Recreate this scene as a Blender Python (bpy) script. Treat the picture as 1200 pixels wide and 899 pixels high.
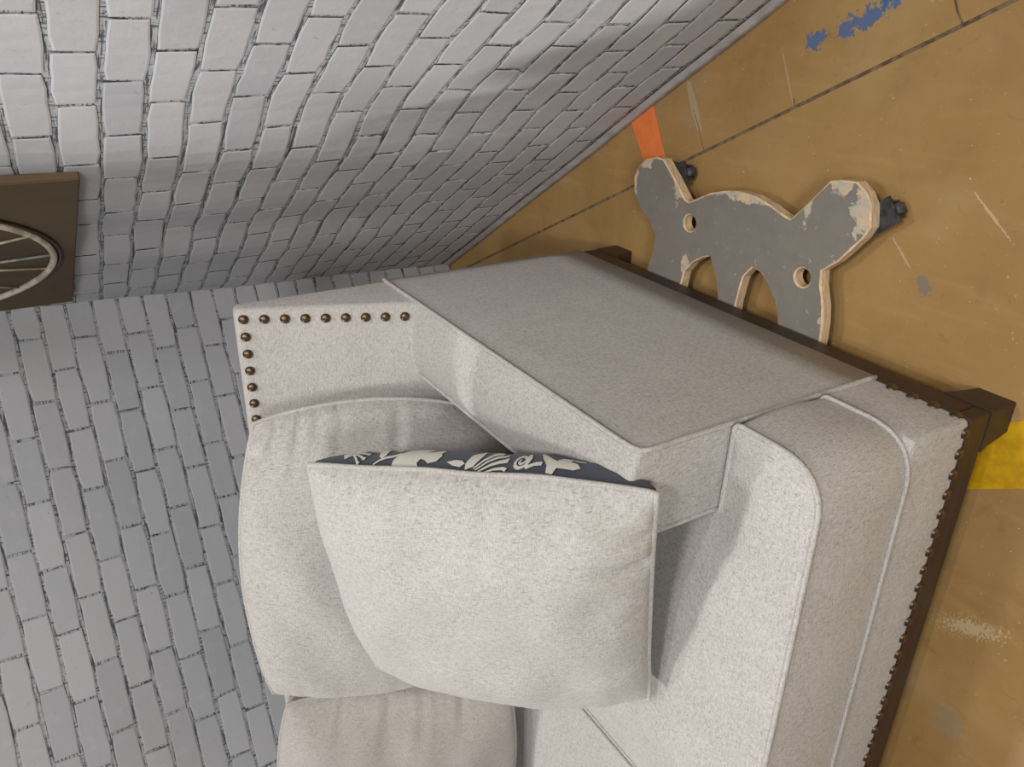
import bpy, bmesh, math, random
from mathutils import Vector, Matrix, noise
from mathutils.geometry import delaunay_2d_cdt, tessellate_polygon

for o in list(bpy.data.objects):
    bpy.data.objects.remove(o, do_unlink=True)
scene = bpy.context.scene
COL = scene.collection
random.seed(7)
PI = math.pi

# ------------------------------------------------------------------ camera
cam_data = bpy.data.cameras.new('camera')
cam_data.sensor_fit = 'HORIZONTAL'
cam_data.sensor_width = 36.0
cam_data.lens = 934.2 / 1200.0 * 36.0
cam_data.clip_start = 0.02
cam = bpy.data.objects.new('camera', cam_data)
COL.objects.link(cam)
RGT = Vector((0.02290058, -0.51955475, -0.85413021))
DWN = Vector((-0.90338021, -0.37670907, 0.2049255))
FWD = Vector((-0.42822862, 0.76691142, -0.47798234))
cm = Matrix((RGT, -DWN, -FWD)).transposed().to_4x4()
cm.translation = Vector((0.51037671, -0.50296263, 1.19248414))
cam.matrix_world = cm
scene.camera = cam

# ------------------------------------------------------------------ world, lamps, exposure
scene.view_settings.view_transform = 'Standard'
scene.view_settings.look = 'None'
scene.view_settings.gamma = 1.0
scene.view_settings.use_curve_mapping = False
scene.view_settings.exposure = -0.1

world = bpy.data.worlds.new('world')
scene.world = world
world.use_nodes = True
bg = world.node_tree.nodes['Background']
bg.inputs['Color'].default_value = (1.0, 0.985, 0.965, 1)
bg.inputs['Strength'].default_value = 0.165


def spot(name, loc, target, power, angle, blend, size, color=(1, 0.975, 0.935)):
    d = bpy.data.lights.new(name, 'SPOT')
    d.energy = power
    d.spot_size = math.radians(angle)
    d.spot_blend = blend
    d.shadow_soft_size = size
    d.color = color
    o = bpy.data.objects.new(name, d)
    COL.objects.link(o)
    o.location = loc
    o.rotation_euler = (Vector(target) - Vector(loc)).to_track_quat('-Z', 'Y').to_euler()
    return o


def area(name, loc, target, power, sx, sy, color=(1, 0.985, 0.96)):
    d = bpy.data.lights.new(name, 'AREA')
    d.shape = 'RECTANGLE'
    d.size = sx
    d.size_y = sy
    d.energy = power
    d.color = color
    o = bpy.data.objects.new(name, d)
    COL.objects.link(o)
    o.location = loc
    o.rotation_euler = (Vector(target) - Vector(loc)).to_track_quat('-Z', 'Y').to_euler()
    return o


spot('ceiling_spot', (0.26, -0.6, 3.5), (-0.12, 0.2, 0.3), 62, 52, 0.5, 0.06)
spot('ceiling_spot', (1.3, -1.2, 3.2), (0.15, 0.3, 0.35), 185, 44, 0.6, 0.22)
area('hall_or_fill_lamp', (0.86, 0.62, 4.5), (0.1, 0.2, 0.0), 36, 0.25, 0.25)
area('hall_or_fill_lamp', (-3.6, 1.12, 3.4), (0.4, 0.65, 0.95), 104, 0.3, 0.3)
area('hall_or_fill_lamp', (0.9, -3.3, 2.7), (-0.1, 0.2, 0.3), 76, 0.8, 0.8)  # added fill from the front, lifts the faces turned to the camera

# ------------------------------------------------------------------ materials


def new_mat(name):
    m = bpy.data.materials.new(name)
    m.use_nodes = True
    nt = m.node_tree
    return m, nt, nt.nodes['Principled BSDF']


class NB:
    """small node builder"""

    def __init__(self, nt):
        self.nt = nt

    def n(self, t, **kw):
        nd = self.nt.nodes.new(t)
        for k, v in kw.items():
            setattr(nd, k, v)
        return nd

    def link(self, a, b):
        self.nt.links.new(a, b)

    def put(self, sock, v):
        if isinstance(v, (int, float)):
            sock.default_value = v
        elif isinstance(v, (tuple, list)):
            sock.default_value = v if len(v) == len(sock.default_value) else (*v, 1)
        else:
            self.link(v, sock)

    def math(self, op, a, b=0.0, c=0.0, clamp=False):
        nd = self.n('ShaderNodeMath', operation=op, use_clamp=clamp)
        self.put(nd.inputs[0], a)
        self.put(nd.inputs[1], b)
        self.put(nd.inputs[2], c)
        return nd.outputs[0]

    def mix(self, f, a, b):
        nd = self.n('ShaderNodeMix', data_type='RGBA')
        self.put(nd.inputs[0], f)
        self.put(nd.inputs[6], a)
        self.put(nd.inputs[7], b)
        return nd.outputs[2]

    def obj(self):
        return self.n('ShaderNodeTexCoord').outputs['Object']

    def mapping(self, vec, scale=(1, 1, 1), loc=(0, 0, 0), rot=(0, 0, 0)):
        nd = self.n('ShaderNodeMapping')
        self.link(vec, nd.inputs['Vector'])
        nd.inputs['Scale'].default_value = scale
        nd.inputs['Location'].default_value = loc
        nd.inputs['Rotation'].default_value = rot
        return nd.outputs[0]

    def noise(self, vec, scale, detail=2, rough=0.5, dist=0.0):
        nd = self.n('ShaderNodeTexNoise')
        self.link(vec, nd.inputs['Vector'])
        nd.inputs['Scale'].default_value = scale
        nd.inputs['Detail'].default_value = detail
        nd.inputs['Roughness'].default_value = rough
        nd.inputs['Distortion'].default_value = dist
        return nd.outputs['Fac']

    def step(self, v, lo, hi):
        nd = self.n('ShaderNodeMapRange', interpolation_type='SMOOTHSTEP')
        self.put(nd.inputs['Value'], v)
        nd.inputs['From Min'].default_value = lo
        nd.inputs['From Max'].default_value = hi
        return nd.outputs[0]

    def bump(self, h, strength, dist):
        nd = self.n('ShaderNodeBump')
        nd.inputs['Strength'].default_value = strength
        nd.inputs['Distance'].default_value = dist
        self.link(h, nd.inputs['Height'])
        return nd.outputs[0]


def lin(r, g, b):
    f = lambda c: (c / 12.92 if c <= 0.04045 else ((c + 0.055) / 1.055) ** 2.4)
    return (f(r / 255), f(g / 255), f(b / 255), 1)


def fabric(name, base, dark, light, amt=1.0, uv=False):
    m, nt, bs = new_mat(name)
    b = NB(nt)
    co = b.obj()
    geo = b.n('ShaderNodeNewGeometry')
    sep = b.n('ShaderNodeSeparateXYZ')
    b.link(geo.outputs['Normal'], sep.inputs[0])
    if uv:
        co = b.n('ShaderNodeTexCoord').outputs['UV']
    tot = None
    for i in range(2 if uv else 3):
        sc = [520, 520, 520] if uv else [560, 560, 560]
        sc[i] = 105 if uv else 120
        v = b.mapping(co, tuple(sc), (i * 3.1, i * 1.7, i * 5.3))
        nz = b.noise(v, 1.0, 2, 0.6)
        nn = b.math('ABSOLUTE', sep.outputs[i])
        w = 1.0 if uv else b.math('SUBTRACT', 1.0, b.math('POWER', nn, 2.0))
        t = b.math('MULTIPLY', b.math('SUBTRACT', nz, 0.5), w)
        tot = t if tot is None else b.math('ADD', tot, t)
    # slubs: darker yarns, sparse
    fle = None
    for i in range(2 if uv else 3):
        sc = [540, 540, 540] if uv else [580, 580, 580]
        sc[i] = 100 if uv else 110
        v = b.mapping(co, tuple(sc), (i * 7.1 + 2, i * 4.7, i * 2.3))
        nz = b.step(b.noise(v, 1.0, 1, 0.5), 0.585, 0.70)
        nn = b.math('ABSOLUTE', sep.outputs[i])
        w = 1.0 if uv else b.math('SUBTRACT', 1.0, b.math('POWER', nn, 2.0))
        t = b.math('MULTIPLY', nz, w)
        fle = t if fle is None else b.math('MAXIMUM', fle, t)
    big = b.noise(co, 9.0, 3, 0.6)
    fac = b.math('ADD', 0.5, b.math('MULTIPLY', tot, 1.3 * amt), clamp=True)
    c = b.mix(fac, dark, light)
    c = b.mix(0.45, c, base)
    c = b.mix(b.math('MULTIPLY', fle, 0.5 * amt), c, dark)
    c = b.mix(b.math('MULTIPLY', b.step(big, 0.35, 0.7), 0.12), c, light)
    b.link(c, bs.inputs['Base Color'])
    bs.inputs['Roughness'].default_value = 0.92
    bs.inputs['Specular IOR Level'].default_value = 0.15
    bs.inputs['Sheen Weight'].default_value = 0.15
    b.link(b.bump(tot, 0.16, 0.001), bs.inputs['Normal'])
    return m


M_LINEN = fabric('linen', lin(189, 184, 179), lin(120, 114, 110), lin(210, 206, 201))
M_LINEN_W = fabric('linen_warm', lin(188, 181, 175), lin(136, 128, 121), lin(206, 200, 194), 0.8)
M_LINEN_UV = fabric('linen_cushion', lin(189, 184, 179), lin(120, 114, 110), lin(210, 206, 201), 1.0, True)
M_LINEN_UVW = fabric('linen_cushion_warm', lin(188, 181, 175), lin(136, 128, 121), lin(206, 200, 194), 0.9, True)
M_NAVY = fabric('navy_cotton', lin(66, 72, 84), lin(48, 54, 66), lin(84, 90, 102), 0.7)
M_PRINT = fabric('cream_print', lin(206, 203, 192), lin(184, 180, 168), lin(220, 217, 208), 0.7)


def simple(name, col, rough=0.6, metal=0.0, var=0.0, scale=60.0, col2=None, stretch=(1, 1, 1)):
    m, nt, bs = new_mat(name)
    b = NB(nt)
    if col2 is not None:
        v = b.mapping(b.obj(), stretch)
        f = b.step(b.noise(v, scale, 4, 0.6), 0.35, 0.65)
        b.link(b.mix(b.math('MULTIPLY', f, var), col, col2), bs.inputs['Base Color'])
    else:
        bs.inputs['Base Color'].default_value = col
    bs.inputs['Roughness'].default_value = rough
    bs.inputs['Metallic'].default_value = metal
    return m


M_WOOD_DARK = simple('espresso_wood', lin(62, 45, 36), 0.45, 0, 1.0, 8, lin(48, 34, 27), (1, 1, 12))
M_BRASS = simple('antique_brass', lin(120, 102, 78), 0.36, 0.8, 1.0, 120, lin(86, 68, 56))
M_ORANGE = simple('orange_tape', lin(226, 122, 62), 0.55, 0, 0.6, 30, lin(210, 108, 54))
M_YELLOW = simple('yellow_tape', lin(204, 160, 12), 0.5, 0, 0.8, 35, lin(178, 132, 14))
M_RUBBER = simple('black_rubber', lin(40, 42, 44), 0.55, 0, 1.0, 90, lin(74, 76, 78))
M_STEEL = simple('caster_steel', lin(52, 54, 56), 0.45, 0.6, 1.0, 70, lin(80, 80, 82))
M_RIM = simple('rim_paint', lin(238, 230, 212), 0.5, 0, 1.0, 40, lin(196, 184, 162))
M_SPOKE = simple('spoke_teal', lin(132, 168, 164), 0.45, 0.0, 1.0, 30, lin(220, 222, 216))


def mat_canvas():
    m, nt, bs = new_mat('brown_canvas')
    b = NB(nt)
    co = b.obj()
    n1 = b.noise(co, 9, 4, 0.6)
    c = b.mix(n1, lin(86, 70, 52), lin(112, 94, 72))
    c = b.mix(b.math('MULTIPLY', b.step(b.noise(co, 3.0, 2), 0.5, 0.75), 0.5), c, lin(124, 106, 84))
    b.link(c, bs.inputs['Base Color'])
    bs.inputs['Roughness'].default_value = 0.85
    b.link(b.bump(b.noise(co, 500, 1), 0.2, 0.001), bs.inputs['Normal'])
    return m


M_CANVAS = mat_canvas()


def mat_brick():
    m, nt, bs = new_mat('painted_brick')
    b = NB(nt)
    co = b.obj()
    inf = b.n('ShaderNodeObjectInfo')
    geo = b.n('ShaderNodeNewGeometry')
    rnd = inf.outputs['Random']
    c = b.mix(rnd, lin(193, 195, 200), lin(208, 209, 213))
    n1 = b.noise(geo.outputs['Position'], 26, 4, 0.65)
    c = b.mix(b.math('MULTIPLY', b.step(n1, 0.5, 0.8), 0.45), c, lin(216, 217, 220))
    n2 = b.noise(geo.outputs['Position'], 70, 3, 0.7, 0.6)
    c = b.mix(b.math('MULTIPLY', b.step(n2, 0.66, 0.74), 0.45), c, lin(128, 130, 134))
    b.link(c, bs.inputs['Base Color'])
    bs.inputs['Roughness'].default_value = 0.7
    bs.inputs['Specular IOR Level'].default_value = 0.3
    b.link(b.bump(n1, 0.25, 0.004), bs.inputs['Normal'])
    return m


M_BRICK = mat_brick()


def mat_mortar():
    m, nt, bs = new_mat('painted_mortar')
    b = NB(nt)
    co = b.n('ShaderNodeTexCoord').outputs['UV']
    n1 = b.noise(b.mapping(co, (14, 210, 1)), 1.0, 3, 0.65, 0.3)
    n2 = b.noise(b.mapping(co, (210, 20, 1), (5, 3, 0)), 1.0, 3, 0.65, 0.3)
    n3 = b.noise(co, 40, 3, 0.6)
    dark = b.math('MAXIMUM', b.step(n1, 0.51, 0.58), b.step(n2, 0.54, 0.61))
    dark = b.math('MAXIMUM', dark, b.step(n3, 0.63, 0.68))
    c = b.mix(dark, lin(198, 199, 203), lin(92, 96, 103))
    c = b.mix(b.math('MULTIPLY', b.step(b.noise(co, 9, 2), 0.66, 0.72), 0.3), c, lin(70, 104, 112))
    b.link(c, bs.inputs['Base Color'])
    bs.inputs['Roughness'].default_value = 0.8
    return m


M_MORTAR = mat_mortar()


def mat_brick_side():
    m, nt, bs = new_mat('shadow_line_brick_edge')
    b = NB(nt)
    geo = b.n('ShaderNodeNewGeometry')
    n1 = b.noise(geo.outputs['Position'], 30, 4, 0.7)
    c = b.mix(b.step(n1, 0.38, 0.54), lin(186, 187, 192), lin(58, 62, 69))  # broken dark colour paints in the drawn shadow line along each brick
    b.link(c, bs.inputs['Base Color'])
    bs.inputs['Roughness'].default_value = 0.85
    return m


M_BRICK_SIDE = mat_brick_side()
M_WALLBACK = simple('backing_board', lin(150, 146, 140), 0.8, 0, 0.6, 6, lin(128, 124, 118))
M_SKIRT = simple('vinyl_edge', lin(190, 189, 190), 0.6, 0, 0.8, 26, lin(160, 160, 163))


def mat_floor():
    m, nt, bs = new_mat('worn_concrete')
    b = NB(nt)
    co = b.obj()
    n1 = b.noise(co, 2.2, 5, 0.6)
    c = b.mix(b.step(n1, 0.3, 0.7), lin(147, 113, 67), lin(166, 134, 85))
    n2 = b.noise(co, 7.5, 5, 0.65, 0.4)
    c = b.mix(b.math('MULTIPLY', b.step(n2, 0.52, 0.75), 0.45), c, lin(122, 93, 58))
    n3 = b.noise(co, 4.2, 4, 0.6)
    c = b.mix(b.math('MULTIPLY', b.step(n3, 0.56, 0.72), 0.4), c, lin(150, 134, 110))
    n4 = b.noise(co, 95, 3, 0.6)
    c = b.mix(b.math('MULTIPLY', b.step(n4, 0.68, 0.74), 0.5), c, lin(206, 188, 152))
    n5 = b.noise(co, 60, 4, 0.7)
    c = b.mix(b.math('MULTIPLY', b.step(n5, 0.62, 0.75), 0.4), c, lin(106, 78, 46))

    n6 = b.noise(b.mapping(co, (1.0, 1.0, 1.0), (0, 0, 0), (0, 0, 0.6)), 22, 5, 0.7, 1.2)
    c = b.mix(b.math('MULTIPLY', b.step(n6, 0.58, 0.74), 0.35), c, lin(118, 84, 48))
    n7 = b.noise(b.mapping(co, (30, 4, 1), (3, 1, 0), (0, 0, -0.55)), 1.0, 3, 0.6)
    c = b.mix(b.math('MULTIPLY', b.step(n7, 0.5, 0.8), 0.3), c, lin(182, 150, 100))
    n8 = b.noise(co, 170, 2, 0.5)
    c = b.mix(b.math('MULTIPLY', b.step(n8, 0.735, 0.77), 0.7), c, lin(220, 204, 170))

    def spot_mask(cx, cy, rx, ry, ang, jag, nsc):
        v = b.mapping(co, (1 / rx, 1 / ry, 1), (0, 0, 0))
        # rotate about the centre: translate first
        mv = b.n('ShaderNodeVectorMath', operation='SUBTRACT')
        b.link(co, mv.inputs[0])
        mv.inputs[1].default_value = (cx, cy, 0)
        v = b.mapping(mv.outputs[0], (1, 1, 1), (0, 0, 0), (0, 0, -ang))
        v = b.mapping(v, (1 / rx, 1 / ry, 0))
        ln = b.n('ShaderNodeVectorMath', operation='LENGTH')
        b.link(v, ln.inputs[0])
        d = b.math('ADD', ln.outputs['Value'], b.math('MULTIPLY', b.math('SUBTRACT', b.noise(co, nsc, 4, 0.7), 0.5), jag))
        return b.math('SUBTRACT', 1.0, b.step(d, 0.86, 0.98))
    # blue paint chips
    for args in [(0.470, 0.474, 0.014, 0.022, 0.5, 4.0, 85), (0.490, 0.418, 0.015, 0.017, 0.3, 4.0, 95),
                 (0.508, 0.378, 0.030, 0.016, 2.1, 4.0, 85), (0.535, 0.350, 0.016, 0.02, 0.5, 4.0, 85)]:
        c = b.mix(b.math('MULTIPLY', spot_mask(*args), 0.85), c, lin(62, 98, 142))
    # grey scuffs and light scratches
    for args, col, k in [((0.125, 0.185, 0.018, 0.012, 0.4, 2.6, 110), lin(112, 110, 104), 0.7),
                         ((0.335, 0.745, 0.062, 0.010, 0.51, 0.5, 60), lin(168, 156, 138), 0.5),
                         ((0.255, 0.115, 0.045, 0.0022, 0.9, 2.6, 120), lin(200, 184, 150), 0.5),
                         ((0.405, 0.52, 0.055, 0.0022, 0.46, 2.0, 120), lin(176, 158, 124), 0.5),
                         ((0.165, 0.235, 0.03, 0.002, 0.8, 2.4, 120), lin(190, 172, 138), 0.5),
                         ((-0.40, -0.040, 0.045, 0.014, 2.0, 7.0, 190), lin(200, 184, 150), 0.5),
                         ((-0.60, -0.055, 0.03, 0.03, 0.0, 3.0, 60), lin(138, 128, 112), 0.4)]:
        c = b.mix(b.math('MULTIPLY', spot_mask(*args), k), c, col)
    b.link(c, bs.inputs['Base Color'])
    b.link(b.math('ADD', 0.42, b.math('MULTIPLY', n2, 0.25)), bs.inputs['Roughness'])
    bs.inputs['Specular IOR Level'].default_value = 0.35
    b.link(b.bump(n5, 0.12, 0.003), bs.inputs['Normal'])
    return m


M_FLOOR = mat_floor()
M_JOINT = simple('joint_filler', lin(124, 106, 84), 0.9, 0, 1.0, 55, lin(84, 66, 50))


def mat_dolly():
    m, nt, bs = new_mat('chipped_grey_paint')
    b = NB(nt)
    co = b.obj()
    n1 = b.noise(co, 30, 4, 0.65)
    c = b.mix(n1, lin(110, 105, 98), lin(130, 124, 116))
    n2 = b.noise(co, 75, 4, 0.7)
    c = b.mix(b.math('MULTIPLY', b.step(n2, 0.64, 0.70), 0.55), c, lin(176, 172, 158))
    # bare wood where the paint has worn off around the ends and along edges
    wear = None
    for cx, cy, rx, ry in [(0.232, 0.272, 0.055, 0.032), (0.195, 0.700, 0.045, 0.022), (0.268, 0.330, 0.03, 0.03),
                           (0.075, 0.312, 0.075, 0.012), (0.204, 0.54, 0.012, 0.09), (0.16, 0.840, 0.05, 0.012), (0.225, 0.81, 0.02, 0.03), (0.035, 0.66, 0.03, 0.012), (0.215, 0.385, 0.04, 0.008)]:
        mv = b.n('ShaderNodeVectorMath', operation='SUBTRACT')
        b.link(co, mv.inputs[0])
        mv.inputs[1].default_value = (cx + 0.012, cy - 0.555, 0)
        v = b.mapping(mv.outputs[0], (1 / rx, 1 / ry, 0))
        ln = b.n('ShaderNodeVectorMath', operation='LENGTH')
        b.link(v, ln.inputs[0])
        d = b.math('ADD', ln.outputs['Value'], b.math('MULTIPLY', b.math('SUBTRACT', b.noise(co, 38, 4, 0.7), 0.5), 2.6))
        w = b.math('SUBTRACT', 1.0, b.step(d, 0.72, 0.9))
        wear = w if wear is None else b.math('MAXIMUM', wear, w)
    wood = b.mix(b.noise(b.mapping(co, (1, 9, 1)), 40, 3), lin(196, 160, 118), lin(206, 186, 156))
    wood = b.mix(b.step(b.noise(co, 34, 4, 0.7), 0.42, 0.58), wood, lin(172, 166, 154))
    wood = b.mix(b.math('MULTIPLY', b.step(b.noise(co, 70, 4, 0.7), 0.58, 0.66), 0.7), wood, lin(112, 106, 98))
    c = b.mix(wear, c, wood)
    b.link(c, bs.inputs['Base Color'])
    bs.inputs['Roughness'].default_value = 0.6
    b.link(b.bump(n2, 0.2, 0.003), bs.inputs['Normal'])
    return m


M_DOLLY = mat_dolly()
M_PLY = simple('worn_plywood_edge', lin(220, 188, 146), 0.75, 0, 1.0, 60, lin(180, 160, 134), (1, 1, 4))

# ------------------------------------------------------------------ mesh helpers


def root(name, loc, label, cat, group=None):
    o = bpy.data.objects.new(name, None)
    o.empty_display_size = 0.05
    COL.objects.link(o)
    o.location = loc
    o['label'] = label
    o['category'] = cat
    if group:
        o['group'] = group
    return o


def origin(o):
    v = Vector((0, 0, 0))
    while o is not None:
        v += o.location
        o = o.parent
    return v


def mesh_obj(name, verts, faces, mat, parent=None, smooth=True, label=None):
    off = origin(parent)
    me = bpy.data.meshes.new(name)
    me.from_pydata([Vector(v) - off for v in verts], [], faces)
    me.validate()
    bm = bmesh.new()
    bm.from_mesh(me)
    bmesh.ops.recalc_face_normals(bm, faces=bm.faces)
    bm.to_mesh(me)
    bm.free()
    if mat:
        me.materials.append(mat)
    if smooth:
        me.polygons.foreach_set('use_smooth', [True] * len(me.polygons))
    o = bpy.data.objects.new(name, me)
    COL.objects.link(o)
    o.parent = parent
    if label:
        o['label'] = label
    return o


def bm_obj(name, bm, mat, parent=None, smooth=False, label=None):
    bmesh.ops.recalc_face_normals(bm, faces=bm.faces)
    off = origin(parent)
    bmesh.ops.translate(bm, verts=bm.verts, vec=-off)
    me = bpy.data.meshes.new(name)
    bm.to_mesh(me)
    bm.free()
    me.materials.append(mat)
    if smooth:
        me.polygons.foreach_set('use_smooth', [True] * len(me.polygons))
    o = bpy.data.objects.new(name, me)
    COL.objects.link(o)
    o.parent = parent
    if label:
        o['label'] = label
    return o


def prism(profile, axis, a0, a1, bevel=0.0, seg=3):
    """extrude a 2D profile along an axis: 'x' -> profile (y,z), 'z' -> (x,y), 'y' -> (x,z)"""
    def P(p, a):
        if axis == 'x':
            return (a, p[0], p[1])
        if axis == 'y':
            return (p[0], a, p[1])
        return (p[0], p[1], a)
    bm = bmesh.new()
    v0 = [bm.verts.new(P(p, a0)) for p in profile]
    v1 = [bm.verts.new(P(p, a1)) for p in profile]
    n = len(profile)
    bm.faces.new(v0)
    bm.faces.new(list(reversed(v1)))
    for i in range(n):
        bm.faces.new((v0[i], v0[(i + 1) % n], v1[(i + 1) % n], v1[i]))
    bmesh.ops.recalc_face_normals(bm, faces=bm.faces)
    if bevel > 0:
        bmesh.ops.bevel(bm, geom=list(bm.edges), offset=bevel, segments=seg, profile=0.5, affect='EDGES')
    return bm


def box(x0, x1, y0, y1, z0, z1, bevel=0.0, seg=3):
    return prism([(x0, y0), (x1, y0), (x1, y1), (x0, y1)], 'z', z0, z1, bevel, seg)


def tube_geo(pts, r, closed=False, sides=8):
    pts = [Vector(p) for p in pts]
    n = len(pts)
    verts, faces = [], []
    ref = None
    for i in range(n):
        a = pts[(i - 1) % n] if (closed or i > 0) else pts[i]
        c = pts[(i + 1) % n] if (closed or i < n - 1) else pts[i]
        t = (c - a).normalized()
        if ref is None:
            ref = Vector((0, 0, 1)) if abs(t.z) < 0.9 else Vector((1, 0, 0))
        ref = (ref - t * ref.dot(t))
        if ref.length < 1e-6:
            ref = t.orthogonal()
        ref.normalize()
        bn = t.cross(ref)
        for k in range(sides):
            an = 2 * PI * k / sides
            verts.append(pts[i] + (ref * math.cos(an) + bn * math.sin(an)) * r)
    m = n if closed else n - 1
    for i in range(m):
        j = (i + 1) % n
        for k in range(sides):
            l = (k + 1) % sides
            faces.append((i * sides + k, i * sides + l, j * sides + l, j * sides + k))
    if not closed:
        faces.append(tuple(range(sides)))
        faces.append(tuple(reversed(range((n - 1) * sides, n * sides))))
    return verts, faces


def tube(name, pts, r, mat, parent, closed=False, sides=8):
    v, f = tube_geo(pts, r, closed, sides)
    return mesh_obj(name, v, f, mat, parent)


def resample(pts, d, closed=True):
    pts = [Vector(p) for p in pts]
    out = []
    n = len(pts)
    for i in range(n if closed else n - 1):
        a, c = pts[i], pts[(i + 1) % n]
        k = max(1, int(math.ceil((c - a).length / d)))
        for j in range(k):
            out.append(a.lerp(c, j / k))
    if not closed:
        out.append(pts[-1])
    return out


def round_poly(poly, radii, seg=8):
    out = []
    n = len(poly)
    for i in range(n):
        p = Vector(poly[i])
        a = (Vector(poly[i - 1]) - p)
        c = (Vector(poly[(i + 1) % n]) - p)
        r = radii[i]
        if r <= 0:
            out.append(p)
            continue
        la, lc = a.length, c.length
        a.normalize()
        c.normalize()
        half = a.angle(c) / 2
        d = min(r / math.tan(half), la * 0.49, lc * 0.49)
        p0, p1 = p + a * d, p + c * d
        for k in range(seg + 1):
            t = k / seg
            out.append(p0 * (1 - t) ** 2 + p * 2 * t * (1 - t) + p1 * t * t)
    return out


# ------------------------------------------------------------------ setting: floor
# wall line on the floor
A = Vector((0.53, 0.563, 0.0))
U = Vector((-0.53947733, 0.84200012, 0.0))        # along the right wall, away from the camera
NR = Vector((-0.84200012, -0.53947733, 0.0))      # right wall normal, into the place
CORNER = A + U * 1.345
NBK = -U                                           # back wall normal
UB = NR                                            # along the back wall, away from the corner

JD = Vector((0.309, -0.600, 0)).normalized()
JP = Vector((0.224, 0.760, 0))
JN = Vector((-JD.y, JD.x, 0))
jh = 0.0031
floor = bpy.data.objects.new('floor', None)
COL.objects.link(floor)
floor['kind'] = 'structure'
floor['label'] = 'worn ochre brown concrete floor with a saw-cut joint'


def slab(side):
    # slab on one side of the joint, thick, with a real gap between both
    e = 5.0
    a = JP + JN * side * jh - JD * e
    c = JP + JN * side * jh + JD * e
    d = c + JN * side * 4.5
    f = a + JN * side * 4.5
    pr = [(p.x, p.y) for p in (a, c, d, f)]
    bm = prism(pr, 'z', -0.12, 0.0)
    return bm_obj('slab', bm, M_FLOOR, floor)


slab(1)
slab(-1)
jb = resample([JP - JD * 3, JP + JD * 3], 0.012, False)
vs, fs = [], []
for i, p in enumerate(jb):
    w = jh * 1.35
    z = -0.0016 - 0.002 * noise.noise(p * 60)
    vs += [p + JN * w + Vector((0, 0, z)), p - JN * w + Vector((0, 0, z - 0.0005)), p + JN * w + Vector((0, 0, -0.02)), p - JN * w + Vector((0, 0, -0.02))]
for i in range(len(jb) - 1):
    a, c = i * 4, (i + 1) * 4
    fs += [(a, a + 1, c + 1, c), (a + 2, c + 2, c + 3, a + 3), (a, c, c + 2, a + 2), (a + 1, a + 3, c + 3, c + 1)]
mesh_obj('joint', vs, fs, M_JOINT, floor, False)
# thin cracks that branch off the joint


def crack(p0, p1, w, seed):
    pts = resample([Vector((*p0, 0)), Vector((*p1, 0))], 0.008, False)
    t = (pts[-1] - pts[0]).normalized()
    nn = Vector((-t.y, t.x, 0))
    vs, fs = [], []
    for i, p in enumerate(pts):
        q = p + nn * 0.002 * noise.noise(p * 45 + Vector((seed, 0, 0)))
        ww = w * (0.55 + 0.6 * abs(noise.noise(p * 70 + Vector((0, seed, 0)))))
        vs += [q + nn * ww + Vector((0, 0, 0.0005)), q - nn * ww + Vector((0, 0, 0.0005)), q + nn * ww - Vector((0, 0, 0.004)), q - nn * ww - Vector((0, 0, 0.004))]
    for i in range(len(pts) - 1):
        a, c = i * 4, (i + 1) * 4
        fs += [(a, a + 1, c + 1, c), (a, c, c + 2, a + 2), (a + 1, a + 3, c + 3, c + 1)]
    return mesh_obj('crack', vs, fs, M_JOINT, floor, False)


crack((0.499, 0.225), (0.60, 0.285), 0.0024, 3)
crack((0.362, 0.494), (0.375, 0.50), 0.0016, 5)
crack((0.252, 0.70), (0.33, 0.745), 0.0008, 8)

# ------------------------------------------------------------------ setting: walls
PITCH = 0.0607
BL = 0.161


def wave_r(s, z):
    k = min(1.0, 0.15 + max(0.0, z) / 0.6)
    return k * (0.009 * math.sin(s * 11 + 0.6 + z * 1.3) * math.exp(-max(0, s - 0.1) * 0.9)
            + 0.004 * math.sin(s * 23 + z * 4) * max(0.0, min(1.0, (z - 0.2) * 1.5)) + 0.004 * math.sin(z * 7 + s * 2))


def wave_b(s, z):
    # the backdrop hangs a little off plumb below 1.3 m
    return 0.004 * math.sin(s * 6 + z * 3) + 0.003 * math.sin(z * 9 - s * 4 + 1) - 0.13 * max(0.0, 1.27 - z)


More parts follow.
